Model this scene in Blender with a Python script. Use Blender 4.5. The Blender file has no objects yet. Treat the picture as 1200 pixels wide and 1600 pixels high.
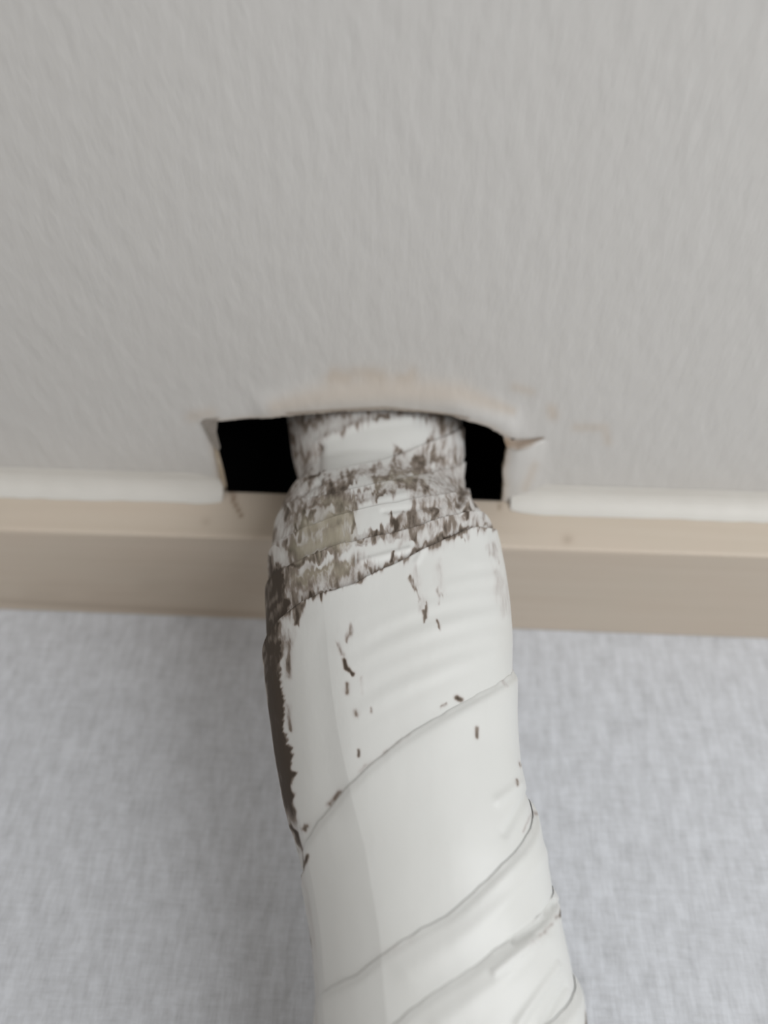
import bpy, math
import numpy as np
from mathutils import Matrix, Vector
rng = np.random.default_rng(7)
C = bpy.context.scene.collection

# ---------------------------------------------------------------- camera
CEIL = 2.40                      # height of the ceiling
DM, HM, HC = 0.0465, 0.0196, 0.1780   # moulding depth, height, ceiling above the lens
TH, PS, RO = math.radians(40), math.radians(2.5), math.radians(3.548)
FPX = 1300.0                     # focal length for the 1200x1600 frame
CAM = np.array([0.0, -0.25, CEIL-HC])
F = np.array([-math.sin(PS)*math.cos(TH), math.cos(PS)*math.cos(TH), math.sin(TH)])
R0 = np.cross(F, [0, 0, 1]); R0 /= np.linalg.norm(R0); U0 = np.cross(R0, F)
RT = math.cos(RO)*R0 + math.sin(RO)*U0
UP = -math.sin(RO)*R0 + math.cos(RO)*U0
cd = bpy.data.cameras.new('camera'); cam = bpy.data.objects.new('camera', cd); C.objects.link(cam)
m = Matrix.Identity(4)
for i in range(3):
    m[i][0], m[i][1], m[i][2], m[i][3] = RT[i], UP[i], -F[i], CAM[i]
cam.matrix_world = m
cd.sensor_fit = 'VERTICAL'; cd.sensor_height = 36; cd.lens = FPX/1600*36
cd.clip_start = 0.005
cd.dof.use_dof = True; cd.dof.focus_distance = 0.19; cd.dof.aperture_fstop = 7.5
bpy.context.scene.camera = cam

# ---------------------------------------------------------------- light
W = bpy.data.worlds.new('world'); bpy.context.scene.world = W; W.use_nodes = True
W.node_tree.nodes['Background'].inputs[0].default_value = (1.0, 0.965, 0.93, 1)
W.node_tree.nodes['Background'].inputs[1].default_value = 0.55
def area(name, loc, target, size, power, col):
    l = bpy.data.lights.new(name, 'AREA'); l.shape = 'RECTANGLE'; l.size, l.size_y = size; l.energy = power; l.color = col
    o = bpy.data.objects.new(name, l); C.objects.link(o); o.location = loc
    o.rotation_euler = (Vector(target)-Vector(loc)).to_track_quat('-Z', 'Y').to_euler()
    return o
area('window_daylight', (0.70, -0.86, 1.84), (0.06, -0.05, 2.36), (0.85, 0.9), 12.3, (0.955, 0.98, 1.0))
vs = bpy.context.scene.view_settings
vs.view_transform = 'Standard'; vs.look = 'None'; vs.gamma = 1; vs.use_curve_mapping = False
vs.exposure = -0.06

# ---------------------------------------------------------------- helpers
def ray(px, py):
    return F + RT*((px-600)/FPX) - UP*((py-800)/FPX)
def at_y(px, py, y):
    d = ray(px, py); return CAM + d*((y-CAM[1])/d[1])
def at_z(px, py, z=CEIL):
    d = ray(px, py); return CAM + d*((z-CAM[2])/d[2])
def proj(P):
    q = P - CAM; w = q@F
    return 600+FPX*(q@RT)/w, 800-FPX*(q@UP)/w
def sstep(a, b, x):
    t = np.clip((x-a)/(b-a), 0, 1); return t*t*(3-2*t)
def capsule(px, py, pts, w):
    """0..1 falloff around a polyline; w may be one width or one per point"""
    pts = np.array(pts, float)
    if np.isscalar(w): w = [w]*len(pts)
    out = np.zeros_like(px)
    if len(pts) == 1: pts = np.vstack([pts, pts+0.01]); w = [w[0], w[0]]
    for (a, b, wa, wb) in zip(pts[:-1], pts[1:], w[:-1], w[1:]):
        d = b-a; t = np.clip(((px-a[0])*d[0]+(py-a[1])*d[1])/(d@d), 0, 1)
        r = np.hypot(px-a[0]-t*d[0], py-a[1]-t*d[1])/(wa+(wb-wa)*t)
        out = np.maximum(out, np.exp(-r*r*1.4))
    return out
def vnoise(x, y, seed):
    g = np.random.default_rng(seed).random((64, 64))
    xi = np.floor(x).astype(int); yi = np.floor(y).astype(int)
    fx = x-xi; fy = y-yi; fx = fx*fx*(3-2*fx); fy = fy*fy*(3-2*fy)
    G = lambda i, j: g[i % 64, j % 64]
    return (G(xi, yi)*(1-fx)+G(xi+1, yi)*fx)*(1-fy)+(G(xi, yi+1)*(1-fx)+G(xi+1, yi+1)*fx)*fy
def mesh_obj(name, V, Fc, mat, parent=None, smooth=True, attrs=None):
    me = bpy.data.meshes.new(name)
    V = np.asarray(V, float)
    me.from_pydata(V.tolist(), [], Fc if isinstance(Fc, list) else Fc.tolist())
    if attrs:
        for k, a in attrs.items():
            at = me.attributes.new(k, 'FLOAT', 'POINT'); at.data.foreach_set('value', np.asarray(a, np.float32).ravel())
    if smooth: me.polygons.foreach_set('use_smooth', [True]*len(me.polygons))
    me.materials.append(mat); me.update()
    o = bpy.data.objects.new(name, me); C.objects.link(o)
    if parent: o.parent = parent
    return o
def grid_faces(n, k, wrap=False):
    """n rows of k points"""
    i, j = np.meshgrid(np.arange(n-1), np.arange(k if wrap else k-1), indexing='ij')
    j2 = (j+1) % k
    return np.stack([i*k+j, i*k+j2, (i+1)*k+j2, (i+1)*k+j], -1).reshape(-1, 4)
def box(name, lo, hi, mat, parent=None):
    x0, y0, z0 = lo; x1, y1, z1 = hi
    V = [(x0,y0,z0),(x1,y0,z0),(x1,y1,z0),(x0,y1,z0),(x0,y0,z1),(x1,y0,z1),(x1,y1,z1),(x0,y1,z1)]
    Fc = [(0,3,2,1),(4,5,6,7),(0,1,5,4),(1,2,6,5),(2,3,7,6),(3,0,4,7)]
    return mesh_obj(name, V, Fc, mat, parent, smooth=False)
def structure(o): o['kind'] = 'structure'; return o

class Mat:
    def __init__(s, name, rough=0.8, spec=0.3):
        s.m = bpy.data.materials.new(name); s.m.use_nodes = True; s.t = s.m.node_tree
        s.b = s.t.nodes['Principled BSDF']; s.b.inputs['Roughness'].default_value = rough
        s.b.inputs['Specular IOR Level'].default_value = spec
    def n(s, typ, **kw):
        x = s.t.nodes.new(typ)
        for k, v in kw.items(): setattr(x, k, v)
        return x
    def l(s, a, b): s.t.links.new(a, b)
    def coords(s, scale, rot=(0, 0, 0)):
        tc = s.n('ShaderNodeTexCoord'); mp = s.n('ShaderNodeMapping')
        mp.inputs['Scale'].default_value = scale; mp.inputs['Rotation'].default_value = rot
        s.l(tc.outputs['Object'], mp.inputs[0]); return mp.outputs[0]
    def noise(s, scale, nscale=1.0, detail=3, rough=0.5, rot=(0, 0, 0)):
        x = s.n('ShaderNodeTexNoise'); x.inputs['Scale'].default_value = nscale
        x.inputs['Detail'].default_value = detail; x.inputs['Roughness'].default_value = rough
        s.l(s.coords(scale, rot), x.inputs['Vector']); return x.outputs[0]
    def ramp(s, src, stops):
        r = s.n('ShaderNodeValToRGB'); e = r.color_ramp.elements
        while len(e) < len(stops): e.new(0.5)
        for q, (p, c) in zip(e, stops): q.position = p; q.color = c if len(c) == 4 else (*c, 1)
        s.l(src, r.inputs[0]); return r.outputs[0]
    def math(s, op, a, b=None, clamp=False):
        x = s.n('ShaderNodeMath', operation=op); x.use_clamp = clamp
        for i, v in enumerate((a, b)):
            if v is None: continue
            if isinstance(v, (int, float)): x.inputs[i].default_value = v
            else: s.l(v, x.inputs[i])
        return x.outputs[0]
    def mix(s, fac, a, b, mode='MIX'):
        x = s.n('ShaderNodeMix', data_type='RGBA', blend_type=mode)
        for inp, v in ((x.inputs[0], fac), (x.inputs[6], a), (x.inputs[7], b)):
            if isinstance(v, (int, float)): inp.default_value = v
            elif isinstance(v, tuple): inp.default_value = (*v, 1)
            else: s.l(v, inp)
        return x.outputs[2]
    def attr(s, name):
        x = s.n('ShaderNodeAttribute', attribute_name=name); return x.outputs['Fac']
    def bump(s, h, strength, dist):
        x = s.n('ShaderNodeBump'); x.inputs['Strength'].default_value = strength; x.inputs['Distance'].default_value = dist
        s.l(h, x.inputs['Height']); s.l(x.outputs[0], s.b.inputs['Normal']); return x
    def color(s, c):
        if isinstance(c, tuple): s.b.inputs['Base Color'].default_value = (*c, 1)
        else: s.l(c, s.b.inputs['Base Color'])
        return s.m

# ceiling paper: matt, embossed, stains stored on the mesh
M = Mat('ceiling_paper', 0.9, 0.15)
tone = M.mix(M.noise((9, 9, 9), detail=4), (0.565, 0.552, 0.53), (0.60, 0.592, 0.575))
tone = M.mix(M.math('MULTIPLY', M.attr('stain_tone'), 1.0), tone, (0.50, 0.40, 0.30))
tone = M.mix(M.attr('glue_crack'), tone, (0.20, 0.145, 0.10))
nz = M.math('ADD', M.noise((270, 105, 270), detail=2, rough=0.4), M.math('MULTIPLY', M.noise((90, 60, 90), detail=2), 0.7))
M.bump(nz, 0.26, 0.0011)
m_ceil = M.color(tone)
M = Mat('paper_edge', 0.9, 0.1); m_edge = M.color(M.mix(M.noise((400, 400, 400)), (0.30, 0.22, 0.13), (0.50, 0.45, 0.38)))
M = Mat('torn_paper', 0.9, 0.1); m_torn = M.color(M.mix(M.noise((250, 250, 250)), (0.62, 0.60, 0.56), (0.72, 0.71, 0.68)))
M = Mat('torn_paper_grey', 0.9, 0.1); m_torng = M.color(M.mix(M.noise((250, 250, 250)), (0.20, 0.18, 0.155), (0.34, 0.31, 0.28)))
M = Mat('caulk', 0.55, 0.4)
M.bump(M.noise((250, 900, 900), detail=2), 0.15, 0.0006)
m_caulk = M.color(M.mix(M.noise((40, 200, 200)), (0.56, 0.545, 0.51), (0.62, 0.605, 0.57)))
# moulding: pale beige film over board, faint lengthwise grain
M = Mat('moulding_film', 0.6, 0.3)
g = M.noise((9, 260, 260), detail=4)
c = M.mix(g, (0.50, 0.415, 0.335), (0.585, 0.505, 0.425))
c = M.mix(M.math('MULTIPLY', M.noise((30, 60, 60), detail=2), 0.35), c, (0.52, 0.50, 0.42))
c = M.mix(M.attr('stain_tone'), c, (0.24, 0.17, 0.115))
m_mould = M.color(c)
# wallpaper: grey white woven print
M = Mat('linen_wallpaper', 0.85, 0.15)
v = M.noise((620, 620, 80), detail=4, rough=0.65); h = M.noise((110, 110, 700), detail=4, rough=0.6)
f1 = M.noise((1500, 1500, 300), detail=3); f2 = M.noise((300, 300, 1500), detail=3)
w = M.math('ADD', M.math('MULTIPLY', v, 0.55), M.math('MULTIPLY', h, 0.45))
blob = M.noise((260, 260, 120), detail=3, rough=0.6)
a = M.math('ADD', M.math('MULTIPLY', w, 0.55), M.math('MULTIPLY', blob, 0.45))
a = M.math('ADD', M.math('MULTIPLY', a, 0.8), M.math('MULTIPLY', M.math('ADD', f1, f2), 0.10))
col = M.ramp(a, [(0.30, (0.34, 0.35, 0.365)), (0.44, (0.475, 0.485, 0.505)), (0.58, (0.585, 0.60, 0.63))])
M.bump(w, 0.25, 0.0008)
m_wall = M.color(col)
# vinyl wrapping tape
M = Mat('vinyl_tape', 0.42, 0.45)
base = M.mix(M.noise((45, 45, 20), detail=3), (0.565, 0.568, 0.545), (0.60, 0.605, 0.59))
st = M.noise((700, 700, 150), detail=4, rough=0.6)
bl = M.noise((240, 240, 140), detail=3, rough=0.5)
gr = M.attr('grime')
k = M.math('MULTIPLY', M.math('SUBTRACT', M.math('ADD', M.math('MULTIPLY', st, 0.5), M.math('MULTIPLY', bl, 0.5)), 0.5), 2.3)
amp = M.math('MULTIPLY', M.math('MULTIPLY', gr, M.math('SUBTRACT', 1.25, gr)), 2.2, True)
lv = M.math('ADD', gr, M.math('MULTIPLY', k, amp), True)
dirt = M.ramp(lv, [(0.0, (0.54, 0.515, 0.50)), (0.34, (0.37, 0.335, 0.315)), (0.55, (0.20, 0.165, 0.135)), (0.85, (0.055, 0.040, 0.028))])
ol = M.mix(M.attr('olive'), dirt, (0.34, 0.31, 0.235))
colr = M.mix(M.math('MULTIPLY', M.math('MAXIMUM', lv, M.math('MULTIPLY', M.attr('olive'), 0.8)), 2.0, True), base, ol)
M.bump(M.math('ADD', M.noise((260, 260, 120), detail=3), M.math('MULTIPLY', lv, 0.5)), 0.12, 0.0008)
rg = M.math('ADD', 0.40, M.math('MULTIPLY', lv, 0.45)); M.l(rg, M.b.inputs['Roughness'])
m_tape = M.color(colr)
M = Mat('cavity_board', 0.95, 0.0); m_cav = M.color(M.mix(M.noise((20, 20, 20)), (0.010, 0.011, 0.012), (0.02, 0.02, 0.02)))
M = Mat('floor_vinyl', 0.5, 0.3); m_floor = M.color(M.mix(M.noise((2, 40, 2)), (0.36, 0.27, 0.18), (0.45, 0.35, 0.25)))

# ---------------------------------------------------------------- wall, floor
o = structure(box('wall_back', (-1.9, 0.0, 0.0), (1.9, 0.10, CEIL+0.06), m_wall))
o['label'] = 'wall in pale grey linen-look wallpaper below the moulding'
o['category'] = 'wall'
o = structure(box('floor', (-1.9, -2.6, -0.05), (1.9, 0.10, 0.0), m_floor)); o['label'] = 'floor of the room'; o['category'] = 'floor'

# ---------------------------------------------------------------- ceiling with the cut-out
hp = [(352,776),(347,752),(341,722),(335,694),(331,668),(338,657),(370,654),(405,650),(440,646),(480,643),(540,639),(600,637),
      (660,641),(705,646),(735,655),(760,661),(786,676),(792,686),(789,705),(786,730),(787,755),(785,790)]
hp = np.array([at_z(*p)[:2] for p in hp])
hp[0, 1] = hp[-1, 1] = -DM+0.012
cen = np.array([hp[:, 0].mean(), -DM-0.012])
def boundary(theta):
    d = np.array([math.cos(theta), math.sin(theta)])
    best = None
    for i in range(len(hp)):
        a, b = hp[i], hp[(i+1) % len(hp)]; e = b-a
        det = d[0]*(-e[1])+d[1]*e[0]
        if abs(det) < 1e-12: continue
        q = a-cen; t = (q[0]*(-e[1])+q[1]*e[0])/det; u = (d[0]*q[1]-d[1]*q[0])/det
        if t > 0 and -1e-9 <= u <= 1+1e-9 and (best is None or t < best): best = t
    return best
X0, X1, Y0, Y1 = -1.9, 1.9, -2.6, 0.0
def outer(theta):
    c_, s_ = math.cos(theta), math.sin(theta); t = 1e9
    if c_ > 1e-9: t = min(t, (X1-cen[0])/c_)
    if c_ < -1e-9: t = min(t, (X0-cen[0])/c_)
    if s_ > 1e-9: t = min(t, (Y1-cen[1])/s_)
    if s_ < -1e-9: t = min(t, (Y0-cen[1])/s_)
    return t
ang = [math.atan2(y-cen[1], x-cen[0]) for x, y in ((X0,Y0),(X1,Y0),(X0,Y1),(X1,Y1))]
fine = np.concatenate([np.linspace(-math.pi, math.pi, 520, endpoint=False),
                       np.linspace(-0.45, 0.55, 160), np.linspace(2.5, 3.1, 80)])
th = np.unique(np.round(np.concatenate([fine, ang]), 5))
rb = np.array([boundary(t) for t in th]); ro = np.array([outer(t) for t in th])
rb = rb + 0.0002*(vnoise(th*40, th*0, 3)-0.5)*2 + 0.00012*(vnoise(th*110, th*0, 5)-0.5)*2
K = len(th)
tt = np.concatenate([np.linspace(0, 0.055, 90)**1.0, np.linspace(0.055, 1, 22)[1:]**1.0])
d_in = np.concatenate([np.linspace(0, 0.045, 90), ])          # absolute distance band, then stretch to the edge
rings = []
for d_ in d_in: rings.append(np.minimum(rb+d_*np.minimum(1, (ro-rb)/0.09), ro))
last = rings[-1]
for t_ in np.linspace(0, 1, 16)[1:]: rings.append(last+(ro-last)*t_**1.7)
Rr = np.array(rings); cx_ = cen[0]+Rr*np.cos(th); cy_ = cen[1]+Rr*np.sin(th)
P = np.stack([cx_, cy_, np.full_like(cx_, CEIL)], -1)
qx, qy = proj(P)
infront = ((P-CAM)@F) > 0.02
qx = np.where(infront, qx, -9999); qy = np.where(infront, qy, -9999)
dist = Rr-rb[None, :]
near = np.exp(-(dist/0.004)**2)
# paper sags where it was pushed round the pipe; the paper right of the hole is torn and hangs
sag = -0.0012*capsule(qx, qy, [(420,640),(520,622),(620,617),(700,624),(790,662)], 26)
sag += -0.0004*np.exp(-(dist/0.010)**2)
crack = np.array([(786,679),(806,688),(826,689),(845,688),(870,690),(905,694)], float)
cy_at = np.interp(qx, crack[:, 0], crack[:, 1])
hang = sstep(-1.5, 3.5, qy-cy_at)*np.exp(-np.clip(qy-cy_at, 0, 999)/60)*sstep(862, 800, qx)*(qx > 770)*(qx < 930)
sag += -0.0028*hang
P[..., 2] += np.where(cy_ < -DM+0.0015, sag, 0)
stain_tone = 0.40*capsule(qx, qy, [(430,632),(520,612),(620,606),(720,612),(800,640)], [14, 24, 26, 20, 8])
stain_tone += 0.30*capsule(qx, qy, [(520,585),(640,583)], 16)*vnoise(qx/18, qy/18, 8)*1.6
stain_tone += 0.42*capsule(qx, qy, [(862,640),(864,648)], 11)+0.30*capsule(qx, qy, [(900,668),(945,668),(950,690)], 9)
stain_tone += 0.30*capsule(qx, qy, [(805,605),(830,612)], 9)
stain_tone += 0.30*capsule(qx, qy, [(300,650),(330,645)], 12)+0.3*capsule(qx, qy, [(820,760),(835,725)], 9)
stain_tone += 0.35*np.exp(-(dist/0.0016)**2)
stain_tone += 0.10*capsule(qx, qy, [(1115,758)], 10)
glue_crack = 0.9*capsule(qx, qy, [(790,682),(808,689),(828,688),(848,684)], [5, 6, 5, 2.5])+0.55*capsule(qx, qy, [(450,641),(600,633),(730,648)], 3.5)  # dark brown line along the tear crack and the hole's upper rim
glue_crack += 0.5*capsule(qx, qy, [(318,660),(340,652)], 3.5) + 0.25*np.exp(-(dist/0.0005)**2)
fc = grid_faces(len(Rr), K, True)[:, ::-1]
V = P.reshape(-1, 3)
ceil = mesh_obj('ceiling', V, fc, m_ceil, attrs={'stain_tone': np.clip(stain_tone, 0, 1), 'glue_crack': np.clip(glue_crack, 0, 1)})
structure(ceil); ceil['label'] = 'off-white embossed papered ceiling with a ragged cut-out hole'; ceil['category'] = 'ceiling'
# the board above the paper: cut edge of the hole, then the dark cavity
e0 = np.stack([P[0, :, 0], P[0, :, 1], P[0, :, 2]], -1)
rim = np.array([e0, e0+[0, 0, 0.0008], e0+[0, 0, 0.0022]])
rim[1, :, :2] += (cen-rim[1, :, :2])*0.004
mesh_obj('cut_edge', rim.reshape(-1, 3), grid_faces(3, K, True), m_edge, ceil)
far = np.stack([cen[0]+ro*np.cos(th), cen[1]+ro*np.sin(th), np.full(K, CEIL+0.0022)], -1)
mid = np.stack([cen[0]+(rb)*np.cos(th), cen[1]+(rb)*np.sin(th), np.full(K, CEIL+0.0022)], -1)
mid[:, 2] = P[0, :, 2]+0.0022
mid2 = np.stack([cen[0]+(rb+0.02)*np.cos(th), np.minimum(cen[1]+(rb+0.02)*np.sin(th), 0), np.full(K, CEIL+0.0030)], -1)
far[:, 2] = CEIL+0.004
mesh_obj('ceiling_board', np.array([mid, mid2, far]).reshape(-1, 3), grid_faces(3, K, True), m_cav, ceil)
# torn paper flaps at both ends of the hole
def flap(pts, zs, mat, name, lift=0.0):
    pts = [at_z(x, y, CEIL-z) for (x, y), z in zip(pts, zs)]
    n = len(pts); V = [p.tolist() for p in pts]+[(p+np.array([0, 0, 0.00025])).tolist() for p in pts]
    Fc = [tuple(range(n))[::-1], tuple(range(n, 2*n))]+[(i, (i+1) % n, (i+1) % n+n, i+n) for i in range(n)]
    return mesh_obj(name, V, Fc, mat, ceil, smooth=False)
flap([(315,660),(322,655),(340,657),(338,676),(344,700),(340,706),(328,688)], [.0009]*7, m_torng, 'torn_paper_flap')
flap([(333,684),(340,700),(349,735),(354,760),(349,764),(343,744),(336,712)], [.0008]*7, m_edge, 'torn_paper_strip')
# cavity above the ceiling
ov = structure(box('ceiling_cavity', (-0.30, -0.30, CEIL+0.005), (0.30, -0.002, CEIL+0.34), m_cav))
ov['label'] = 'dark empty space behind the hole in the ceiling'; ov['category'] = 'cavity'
bm_faces = ov.data
import bmesh
b = bmesh.new(); b.from_mesh(ov.data); b.faces.ensure_lookup_table()
bmesh.ops.delete(b, geom=[b.faces[0]], context='FACES_ONLY'); b.to_mesh(ov.data); b.free()

# ---------------------------------------------------------------- moulding (flat beige board) and caulk
xs = np.unique(np.concatenate([np.linspace(-1.9, -0.25, 30), np.linspace(-0.25, 0.25, 420), np.linspace(0.25, 1.9, 30)]))
r_ = 0.0012
prof = [(-0.0002, 0)]+[(-y, 0) for y in np.linspace(0.002, DM-r_, 60)]
prof += [(-DM+r_-r_*math.sin(a), r_-r_*math.cos(a)) for a in np.linspace(0.2, math.pi/2, 7)]
prof += [(-DM, z) for z in np.linspace(r_+0.0008, HM-0.0008, 26)]+[(-DM+0.0006, HM-0.0002), (-0.0002, HM-0.0002)]
prof = np.array(prof)
Pm = np.zeros((len(prof), len(xs), 3)); Pm[..., 0] = xs
Pm[..., 1] = prof[:, 0][:, None]; Pm[..., 2] = CEIL-HM+prof[:, 1][:, None]
wave = 0.0003*(vnoise(xs*18+7, xs*0, 11)-0.5)
Pm[:60, :, 2] += wave*(np.arange(60)/59)[:, None]
qx, qy = proj(Pm); ok = ((Pm-CAM)@F) > 0.02
qx = np.where(ok, qx, -9999); qy = np.where(ok, qy, -9999)
ms = 0.38*capsule(qx, qy, [(887,843)], 9)+0.25*capsule(qx, qy, [(322,815)], 8)+0.9*capsule(qx, qy, [(362,764),(366,785),(378,808)], [4.5, 4, 2.5])
ms += 0.55*capsule(qx, qy, [(786,765),(783,785),(779,796)], 3)+0.3*capsule(qx, qy, [(0,939),(200,949),(410,960)], 5)
ms += 0.30*sstep(2.5, 0, np.abs(qx-575)/130)*(qy < 835)*(qy > 755)*(Pm[..., 2] > CEIL-HM+0.001)*0.9  # front face browner around the pipe, fading to both sides
ms += 0.25*capsule(qx, qy, [(790,985),(1200,1000)], 3) + 0.12*capsule(qx, qy, [(60,930),(400,900)], 30)*vnoise(qx/40, qy/10, 9)
mo = mesh_obj('trim_1', Pm.reshape(-1, 3), grid_faces(len(prof), len(xs)), m_mould, attrs={'stain_tone': np.clip(ms, 0, 1)})
structure(mo); mo['label'] = 'flat beige moulding running along the top of the wall'; mo['category'] = 'moulding'
def bead(xa, xb, fa, fb):
    n = 260; x = np.linspace(xa, xb, n); a = np.linspace(0, math.pi/2, 14)
    ea = np.clip((x-xa)/0.010, 0, 1) if fa else np.ones(n)
    eb = np.clip((xb-x)/0.010, 0, 1) if fb else np.ones(n)
    e = 0.75+0.25*np.sqrt(np.clip(np.minimum(ea, eb), 0, 1))+0*ea
    wv = 1+0.16*(vnoise(x*60+3, x*0, 21)-0.5)+0.08*(vnoise(x*190, x*0, 22)-0.5)
    V = np.zeros((16, n, 3)); V[..., 0] = x
    yy = 0.0064; zz = 0.0060
    V[0, :, 1] = -DM-yy*1.25; V[0, :, 2] = CEIL-0.0001
    for i, t in enumerate(a):
        q = 0.95                                              # flatter than round
        V[i+1, :, 1] = -DM-yy*(1-math.sin(t))**q*e*wv-0.0003
        V[i+1, :, 2] = CEIL-0.0004-zz*(1-math.cos(t))**q*e*wv
    V[15, :, 1] = -DM+0.0004; V[15, :, 2] = V[14, :, 2]+0.0003
    o_ = mesh_obj('caulk_bead', V.reshape(-1, 3), grid_faces(16, n)[:, ::-1], m_caulk, mo); o_['label'] = 'off-white caulk bead'
    return o_
xl = at_y(352, 775, -DM)[0]; xr = at_y(792, 783, -DM)[0]
bead(-0.60, xl-0.0006, False, True)
bead(xr+0.0010, 0.60, True, False)

# ---------------------------------------------------------------- the wrapped pipe
# stations: image row, left edge, right edge, distance from wall, depth/width ratio
ST = [(560,449,722,.0655,.62),(640,449,724,.0655,.62),(680,450,727,.0655,.62),(715,454,728,.0655,.62),(740,459,728,.066,.62),
      (762,466,728,.066,.64),(780,458,731,.067,.66),(800,441,740,.068,.68),(820,433,758,.069,.72),(838,428,772,.070,.76),(865,422,783,.071,.80),
      (900,417,791,.072,.83),(950,413,799,.072,.85),(1000,411,803,.0715,.86),(1050,411,805,.071,.86),(1100,414,809,.070,.86),
      (1150,420,813,.069,.86),(1200,427,818,.068,.86),(1260,437,833,.0665,.87),(1320,451,848,.065,.88),(1380,466,866,.0635,.88),
      (1440,476,874,.062,.88),(1500,483,893,.060,.88),(1560,486,908,.058,.88),(1640,488,922,.056,.88),(1760,494,950,.052,.88)]
ss, sx, sy, sa, sb = [], [], [], [], []
for (row, lx, rx, yw, q) in ST:
    A, B = at_y(lx, row, -yw), at_y(rx, row, -yw); c_ = (A+B)/2
    ss.append(CEIL-c_[2]); sx.append(c_[0]); sy.append(-yw); a = (B[0]-A[0])/2*0.975; sa.append(a); sb.append(a*q)
ss = np.array(ss)
LEN = 0.62
S = np.linspace(-0.16, LEN, 4000)
def curve(v, lo=None, end=None):
    v = np.array(v); x = np.concatenate([[-0.2], ss, [ss[-1]+0.12, LEN+0.1]])
    y = np.concatenate([[v[0] if lo is None else lo], v, [v[-1] if end is None else (v[-1]+end)/2, v[-1] if end is None else end]])
    r = np.interp(S, x, y); k = 31; w_ = np.hanning(k); w_ /= w_.sum()
    rp = np.pad(r, k//2, mode='edge'); return np.convolve(rp, w_, 'valid')
CX = curve(sx, end=sx[-1]+0.02); CY = curve(sy, lo=-0.075, end=-0.0325); RA = curve(sa, end=0.032); RB = curve(sb, end=0.029)
def base(s, ph, off=0.0):
    cx = np.interp(s, S, CX); cy = np.interp(s, S, CY); a = np.interp(s, S, RA); b_ = np.interp(s, S, RB)
    # cross-section: bundle of tubes gives soft facets
    q_ = np.abs(ph+0.78); fac = np.where(q_ < 0.33, math.cos(0.33)/np.cos(q_)-1, 0)*0.42
    fac = fac+0.010*np.exp(-((ph-0.85)/0.3)**2)-0.006*np.exp(-((ph-0.2)/0.35)**2)
    body = sstep(0.062, 0.10, s)
    mlt = 1+fac*body
    cs, sn = np.cos(ph), np.sin(ph)
    e = 0.90
    sxn = np.sign(sn)*np.abs(sn)**e; cxn = np.sign(cs)*np.abs(cs)**e
    return np.stack([cx+(a*mlt+off)*sxn, cy-(b_*mlt+off)*cxn, CEIL-s], -1)
# lookup table pixel -> (s, phi) on the visible side
gs, gp = np.meshgrid(np.linspace(-0.02, 0.30, 900), np.linspace(-1.75, 1.75, 500), indexing='ij')
GP = base(gs, gp); du = np.gradient(GP, axis=0); dv = np.gradient(GP, axis=1); nn = np.cross(dv, du)
vis = np.einsum('ijk,ijk->ij', nn, GP-CAM); gx, gy = proj(GP)
if vis[450, 250] > 0: vis = -vis
def lookup(px, py):
    d = (gx-px)**2+(gy-py)**2+np.where(vis < 0, 0, 1e5); i = np.argmin(d); return gs.flat[i], gp.flat[i]
EDGES = [
 [(452,752),(470,748),(500,742),(545,732),(590,722),(640,706),(690,686),(722,668)],
 [(470,782),(500,778),(530,772),(577,760),(633,748),(690,735),(726,722)],
 [(434,850),(455,838),(500,818),(560,800),(620,788),(680,776),(728,764)],
 [(424,905),(450,888),(500,868),(540,852),(600,838),(660,822),(735,800)],
 [(428,985),(450,962),(480,942),(520,927),(560,914),(620,884),(690,846),(738,826),(772,830)],
 [(474,1330),(490,1300),(512,1270),(560,1216),(600,1181),(650,1142),(700,1112),(760,1080),(803,1050)],
 [(500,1560),(560,1524),(620,1478),(690,1436),(750,1390),(800,1338),(836,1268),(838,1258)],
 [(560,1650),(620,1600),(680,1552),(760,1496),(820,1452),(850,1428),(870,1392)],
 [(700,1700),(780,1662),(850,1612),(890,1570),(910,1530)],
]
PH = np.linspace(-math.pi, math.pi, 721)
fits = []
for ed in EDGES:
    L = np.array([lookup(*p) for p in ed]); o_ = np.argsort(L[:, 1]); L = L[o_]
    x = np.concatenate([[L[0, 1]-0.25], L[:, 1], [L[-1, 1]+0.25]])
    sl = (L[1, 0]-L[0, 0])/max(L[1, 1]-L[0, 1], .05); sr = (L[-1, 0]-L[-2, 0])/max(L[-1, 1]-L[-2, 1], .05)
    sl = np.clip(sl, -0.02, 0.01); sr = np.clip(sr, -0.02, 0.01)
    fits.append((x, np.concatenate([[L[0, 0]-sl*.25], L[:, 0], [L[-1, 0]+sr*.25]])))
edge_fn = []
firstgap = 0.030
for k_, (x, y) in enumerate(fits):
    Lb = (y[0]+(fits[k_+1][1][-1] if k_+1 < len(fits) else y[0]+0.02))/2
    Rb = (y[-1]+(fits[k_-1][1][0] if k_ > 0 else y[-1]-0.02))/2
    xx = np.concatenate([[-math.pi-1e-6], x, [math.pi+1e-6]]); yy = np.concatenate([[max(Lb, y[0]+.001)], y, [min(Rb, y[-1]-.001)]])
    r = np.interp(PH, xx, yy); w_ = np.hanning(25); w_ /= w_.sum(); r = np.convolve(np.pad(r, 12, mode='edge'), w_, 'valid')
    edge_fn.append(r)
# wraps above (inside the cavity) and below the frame
up = []
for i in range(4): up.insert(0, edge_fn[0]-0.030*(i+1))
last = edge_fn[-1]; down = []
prev = last
while prev.max() < LEN-0.07:
    prev = last*0+prev+0.036; tilt = -0.012*PH/math.pi
    down.append(prev+0)
EF = up+edge_fn+down
NU = len(up)

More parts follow.
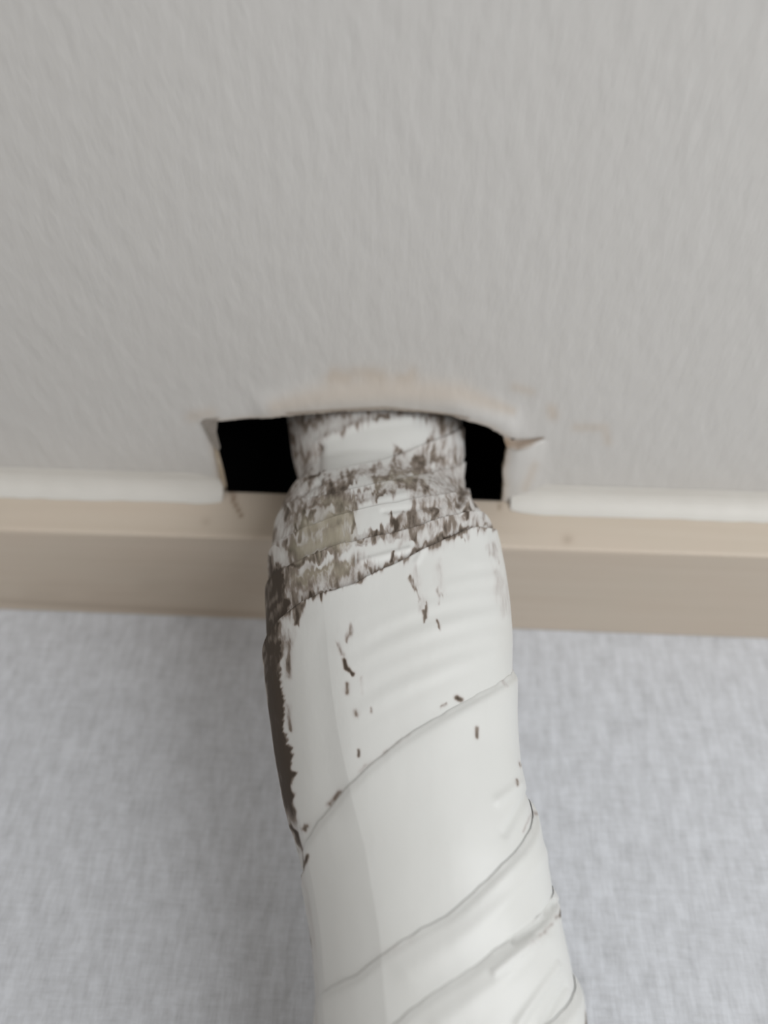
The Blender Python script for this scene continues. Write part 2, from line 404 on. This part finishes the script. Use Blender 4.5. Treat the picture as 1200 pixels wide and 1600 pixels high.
# marks in the grime: (points, width, strength)
G = [
 # rim of the neck, greyed
 ([(452,662),(500,652),(560,647),(640,648),(720,660)], [14,12,9,9,12], .42),
 ([(462,690),(470,735)], [14,12], .30), ([(495,668),(500,735)], [14,8], .27), ([(486,744),(498,738)], 8, .85), ([(478,752),(488,744)], 7, .7),
 ([(704,672),(706,720),(706,800)], [18,22,18], .42), ([(676,668),(672,740)], [3,8], .55), ([(668,690),(640,728)], [6,6], .5),
 ([(724,684),(722,696)], 7, .1),
 # below first turn: mottled brown
 ([(588,746),(640,738),(690,716)], [10,15,12], .62), ([(644,722),(660,712)], [8,7], .8), ([(584,742),(588,764)], 4, .75),
 ([(560,772),(600,760)], 6, .55), ([(532,752),(530,778)], 6, .55), ([(470,768),(500,760),(530,750)], [8,7,5], .42),
 ([(455,800),(490,790),(545,790)], [12,8,6], .58), ([(460,832),(480,815),(492,800)], [6,7,6], .9), ([(452,795),(448,812)], 6, .8),
 ([(470,840),(478,800)], 7, .75), ([(520,806),(551,800)], 6, .7), ([(551,800),(553,830)], 4, .75),
 ([(660,790),(722,780)], [18,16], .44), ([(650,815),(710,800)], [10,10], .42), ([(730,795),(727,806)], 6, .95),
 ([(640,822),(625,858)], [8,4], .30),
 # third/fourth turns
 ([(540,850),(600,836),(650,820)], [6,6,6], .5), ([(500,868),(530,856)], [6,6], .6), ([(455,885),(500,870)], [8,8], .8),
 ([(448,842),(452,900)], [5,6], .65), ([(437,880),(440,910)], [6,8], .8), ([(425,870),(424,930)], [4,6], .85), ([(428,905),(445,935)], 8, .7),
 ([(450,900),(470,920),(530,895),(560,880)], [22,24,20,14], .50),
 ([(470,905),(540,880)], [8,8], .62), ([(495,925),(520,905),(545,890)], [10,10,8], .58),
 ([(560,905),(600,888),(650,862),(700,840),(750,824)], [6,7,8,10,8], .62), ([(616,868),(612,876)], 4, 1.0),
 ([(690,840),(730,826)], 8, .8), ([(745,822),(770,826)], [5,4], .55),
 ([(452,960),(480,940),(520,922)], [12,10,6], .82), ([(430,950),(440,1010)], [14,18], .72), ([(472,950),(466,980)], [8,4], .8),
 ([(455,990),(452,1060)], [9,6], .55), ([(450,1105),(456,1140)], [8,5], .5), ([(450,1170),(452,1215)], [5,5], .42),
 # specks on the broad turn
 ([(640,905),(645,920),(652,935)], [5,4,4], .55), ([(684,918),(688,936)], [4,4], .6), ([(663,952),(664,974)], [4,3], .75), ([(684,972),(684,982)], 3, .8),
 ([(650,900),(660,950)], [9,9], .25), ([(682,880),(690,930)], [9,6], .3), ([(720,830),(722,850)], [4,3], .5), ([(775,900),(788,950)], [12,12], .24),
 ([(765,855),(775,880)], [8,6], .3),
 ([(528,1005),(536,1025)], [4,4], .45), ([(549,980),(542,1000)], [5,3], .40), ([(538,1032),(542,1044),(551,1052)], [4,5,4], .95), ([(543,1070),(543,1082)], [5,5], .75),
 ([(556,1112),(557,1116)], 6, .5), ([(580,1108),(580,1114)], 3, .65), ([(560,1172),(560,1182)], 3, .7), ([(565,1060),(566,1085)], 3, .3),
 ([(714,1088),(722,1092)], 5, .8), ([(743,1138),(744,1152)], 4, .6), ([(698,1098),(690,1104)], 3, .45), ([(807,1218),(808,1228)], 3, .6), ([(812,1192),(814,1196)], 4, .45),
 ([(786,1066),(787,1074)], 3, .4),
 # creases
 ([(512,1254),(530,1236)], [6,5], .42), ([(596,1180),(604,1172)], [5,4], .45), ([(560,1205),(640,1145)], [4,4], .22),
 ([(474,1295),(478,1290)], 6, .85), ([(484,1338),(472,1365),(468,1385)], [4,5,4], .75), ([(455,1290),(465,1320),(474,1345)], [5,5,5], .85), ([(446,1280),(460,1330)], 4, .45),
 ([(466,1372),(476,1420),(484,1470),(488,1520)], [3,3,3,2], .85), ([(590,1490),(650,1470)], [10,6], .10),
 ([(869,1365),(874,1385),(875,1405),(869,1432)], [3,3,3,3], .9), ([(868,1430),(848,1455),(820,1480)], [3,3,2], .5), ([(911,1536),(914,1570),(912,1600)], [3,4,4], .9),
 ([(836,1265),(820,1300)], [3,2], .35), ([(806,1030),(804,1046)], [3,3], .35),
]
CLEAN = [([(525,705),(580,685),(650,675)], [26,30,26]), ([(510,725),(600,705)], 20), ([(553,762),(578,756)], 12), ([(570,805),(630,785)], [20,20]), ([(560,820),(600,815)], 14),
 ([(545,868),(600,866),(640,852)], [12,20,12]), ([(436,860),(440,905)], [8,7]), ([(500,750),(486,768)], 7), ([(712,790),(716,800)], 8), ([(715,690),(722,695)], 6), ([(664,812),(672,812)], 6), ([(500,890),(516,884)], 12)]
OL = [([(480,825),(540,810)], [20,22], .75), ([(470,860),(540,838)], [18,18], .80), ([(470,905),(540,885)], [12,12], .5), ([(590,755),(660,745)], [10,8], .4), ([(510,785),(548,785)], [8,8], .4)]
# folds: (points, width, height in metres)
D = [
 ([(640,1520),(740,1455),(820,1385),(852,1330)], [26,20,16,12], .00035), ([(690,1600),(780,1535),(850,1470)], [22,18,14], .0004),
 ([(800,1470),(845,1440),(866,1410)], [5,5,4], -.0007), ([(770,1520),(830,1470)], [6,6], .0005),
 ([(780,1250),(812,1225)], [10,8], .0004), ([(790,1300),(826,1240)], [9,7], -.0005), ([(850,1600),(885,1540)], [7,6], -.0005), ([(810,1600),(870,1510)], [9,7], .0005),
 ([(500,1000),(520,1260)], 30, -.0003),
 ([(500,690),(560,665),(640,655)], 8, .0004), ([(500,700),(495,740)], 8, -.0006), ([(470,770),(500,755)], 5, -.0007),
 ([(560,790),(640,770)], 7, .0004), ([(690,700),(700,740)], 5, -.0005), ([(480,870),(540,850)], 6, .0005), ([(560,880),(640,858)], 6, .0005),
 ([(730,700),(729,712)], 5, .0008), ([(729,755),(727,790)], 6, .0009), ([(718,770),(716,790)], 5, -.0008),
 ([(460,1300),(470,1360)], 6, -.0008), ([(640,740),(700,715)], 5, .0004), ([(600,800),(690,790)], 5, -.0004), ([(660,860),(650,880)], 6, .0003),
]
root = bpy.data.objects.new('wrapped_pipe', None); C.objects.link(root)
root['label'] = 'pipe bundle wrapped in dirty white vinyl tape, rising into the ceiling hole'; root['category'] = 'pipe'
root_loc = np.array([np.interp(LEN-0.04, S, CX), np.interp(LEN-0.04, S, CY), CEIL-LEN+0.04]); root.location = root_loc
# foam-lagged core inside the tape, closed at both ends
sc = np.linspace(-0.15, LEN-0.04, 60)[:, None]*np.ones((1, 40)); pc = np.ones((60, 1))*np.linspace(-math.pi, math.pi, 40, endpoint=False)[None]
Cc = base(sc, pc, -0.0028).reshape(-1, 3)-root_loc
M = Mat('foam_lagging', 0.9, 0.1); m_foam = M.color(M.mix(M.noise((300, 300, 300)), (0.20, 0.20, 0.19), (0.28, 0.28, 0.27)))
cf = grid_faces(60, 40, True).tolist()+[list(range(40))[::-1], list(range(59*40, 60*40))]
mesh_obj('insulation_core', Cc, cf, m_foam, root)
NPH = 560
phg = np.sort(np.concatenate([np.linspace(-math.pi, math.pi, 140, endpoint=False), np.linspace(-1.7, 1.7, NPH-140)+1e-4]))
phc = np.linspace(-math.pi, math.pi, 90, endpoint=False)
lip = {NU-1: .0008, NU: .0006, NU+1: .0005, NU+2: .0006, NU+3: .0006, NU+4: .0009, NU+5: .0005, NU+6: .0008, NU+7: .0009, NU+8: .0012}
e5 = edge_fn[5]
for k_ in range(len(EF)-1):
    vis_ = NU-2 <= k_ <= NU+8
    ph = phg if vis_ else phc
    top = np.interp(ph, PH, EF[k_]); bot = np.interp(ph, PH, EF[k_+1])
    span = bot-top
    if vis_:
        mx = float(span.max()); nr = int(np.clip(mx/0.00042, 24, 150))
    else: nr = 14
    t = np.linspace(0, 1, nr)
    hgt = lip.get(k_, .0010)*np.ones_like(ph)[None]
    if NU+5 <= k_ <= NU+8: hgt = hgt*(0.3+0.7*sstep(-0.3, 0.8, ph))[None]
    hn = lip.get(k_+1, .0010)
    jag = 0.0003*(vnoise(ph*14, ph*0+k_*3, 31+k_)-0.5)
    sg = top[None]+jag[None]+(span[None]+0.0025)*t[:, None]
    pg = np.broadcast_to(ph, sg.shape)
    d_top = sg-top[None]; d_bot = np.clip(bot[None]-sg, 0, None)
    fr = (1-np.clip(d_top/span[None], 0, 1))
    off = hgt*(0.35+0.65*np.exp(-d_top/0.006))*fr+0.0001
    off -= 0.00055*np.exp(-(d_bot/0.006)**2)*(hn/0.001)         # groove under the next turn's edge
    if NU+5 <= k_ <= NU+8:
        rt = (0.35+0.65*sstep(-0.4, 0.8, ph))[None]
        off = 0.0002*fr+0.0001+rt*(0.00085*(1-np.exp(-(d_top/0.0011)**2))*np.exp(-(d_top/0.008)**2)-0.00025)
        off -= 0.00025*rt*np.exp(-(d_bot/0.006)**2)
    off = np.where(sg > bot[None]+0.0003, off-0.0008*np.minimum(1, (sg-bot[None])/0.001), off)
    off += (0.0003 if k_ < NU+4 else 0.00010)*(vnoise(sg*130, pg*2.5+9, 41+k_)-0.5)
    B = base(sg, pg)
    front = (np.abs(pg) < 1.75) & (sg > -0.01) & (sg < 0.30)
    qx, qy = proj(B); qx = np.where(front, qx, -9999.); qy = np.where(front, qy, -9999.)
    gr = np.zeros_like(sg); ol = np.zeros_like(sg)
    if vis_:
        # domain warp: dirt breaks up and runs along the pipe
        wr = 0.25+0.75*sstep(1080, 900, qy)
        jx = qx+wr*9*(vnoise(qx/9+3, qy/14, 71)-0.5)+wr*3*(vnoise(qx/3, qy/7, 72)-0.5)
        jy = qy+wr*13*(vnoise(qx/3.2, qy/55, 73)-0.5)+wr*14*(vnoise(qx/9, qy/16, 74)-0.5)
        cl = np.zeros_like(sg)
        for pts, w_ in CLEAN: cl = np.maximum(cl, sstep(0.25, 0.6, capsule(jx, jy, pts, w_)))
        e4r = np.interp(jx, [430,480,520,560,620,690,740,780], [985,942,927,912,882,846,826,832])
        nk = sstep(6, -6, jy-e4r)*(front)
        soil = nk*(1-cl)*(0.25+0.42*vnoise(jx/14, jy/20, 75)*vnoise(jx/5, jy/24, 76)*1.6)
        gr = np.maximum(gr, np.clip(soil, 0, 0.75))
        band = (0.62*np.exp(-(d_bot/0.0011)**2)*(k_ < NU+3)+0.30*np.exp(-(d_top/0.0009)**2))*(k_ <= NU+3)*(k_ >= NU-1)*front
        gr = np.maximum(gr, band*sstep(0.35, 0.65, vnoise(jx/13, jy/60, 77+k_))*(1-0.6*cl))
        for pts, w_, st_ in G:
            x0 = min(p[0] for p in pts)-80; x1 = max(p[0] for p in pts)+80
            gr = np.maximum(gr, st_*capsule(jx, jy, pts, w_))
        for pts, w_, st_ in OL: ol = np.maximum(ol, st_*capsule(jx, jy, pts, w_))
        for pts, w_, h_ in D: off = off+h_*capsule(qx, qy, pts, w_)
        # brown run of dirt down the left flank
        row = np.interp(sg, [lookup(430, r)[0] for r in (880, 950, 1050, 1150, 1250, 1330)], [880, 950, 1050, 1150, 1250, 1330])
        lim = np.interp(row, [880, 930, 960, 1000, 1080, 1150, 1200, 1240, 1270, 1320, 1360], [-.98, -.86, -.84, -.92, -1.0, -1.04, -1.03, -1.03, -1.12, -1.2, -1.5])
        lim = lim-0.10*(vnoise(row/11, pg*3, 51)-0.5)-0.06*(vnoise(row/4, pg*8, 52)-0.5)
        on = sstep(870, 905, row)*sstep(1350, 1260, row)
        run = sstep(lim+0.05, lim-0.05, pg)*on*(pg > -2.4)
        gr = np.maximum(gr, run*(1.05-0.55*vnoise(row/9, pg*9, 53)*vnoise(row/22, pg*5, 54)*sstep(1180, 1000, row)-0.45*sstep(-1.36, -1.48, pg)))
        # faint corrugation of the insulation under the broad turn
        if k_ == NU+4:
            msk = sstep(-0.45, 0.05, pg)*sstep(1.3, 0.9, pg)*sstep(0.008, 0.016, d_top)*sstep(0.002, 0.012, d_bot)
            off = off+0.00008*np.sin((sg-np.interp(pg, PH, e5)*0.8)/0.0050*2*math.pi)*msk
            off = off+0.00008*np.sin((sg-np.interp(pg, PH, e5)*0.9)/0.0085*2*math.pi+1)*msk
    else:
        gr += 0.25*sstep(0.6, 0.8, vnoise(sg*60, pg*3, 61+k_))
    if k_ < NU-1: gr = np.maximum(gr, 0.25)
    Pp = base(sg, pg, off)
    # turned-in edge so that the tape reads as a sheet
    inn = base(sg[:1]-0.0003, pg[:1], off[:1]-(0.0011 if k_ < NU+5 else 0.0002))
    Pp = np.concatenate([inn, Pp]); gr = np.concatenate([np.maximum(gr[:1], 0.15 if k_ < NU+4 else 0.03), gr]); ol = np.concatenate([ol[:1], ol])
    
    tw = mesh_obj('tape_wrap', Pp.reshape(-1, 3)-root_loc, grid_faces(nr+1, len(ph), True), m_tape, root, attrs={'grime': np.clip(gr, 0, 1), 'olive': np.clip(ol, 0, 1)})
    if NU-1 <= k_ <= NU+3: tw['label'] = 'tape turn mottled with brown grime'
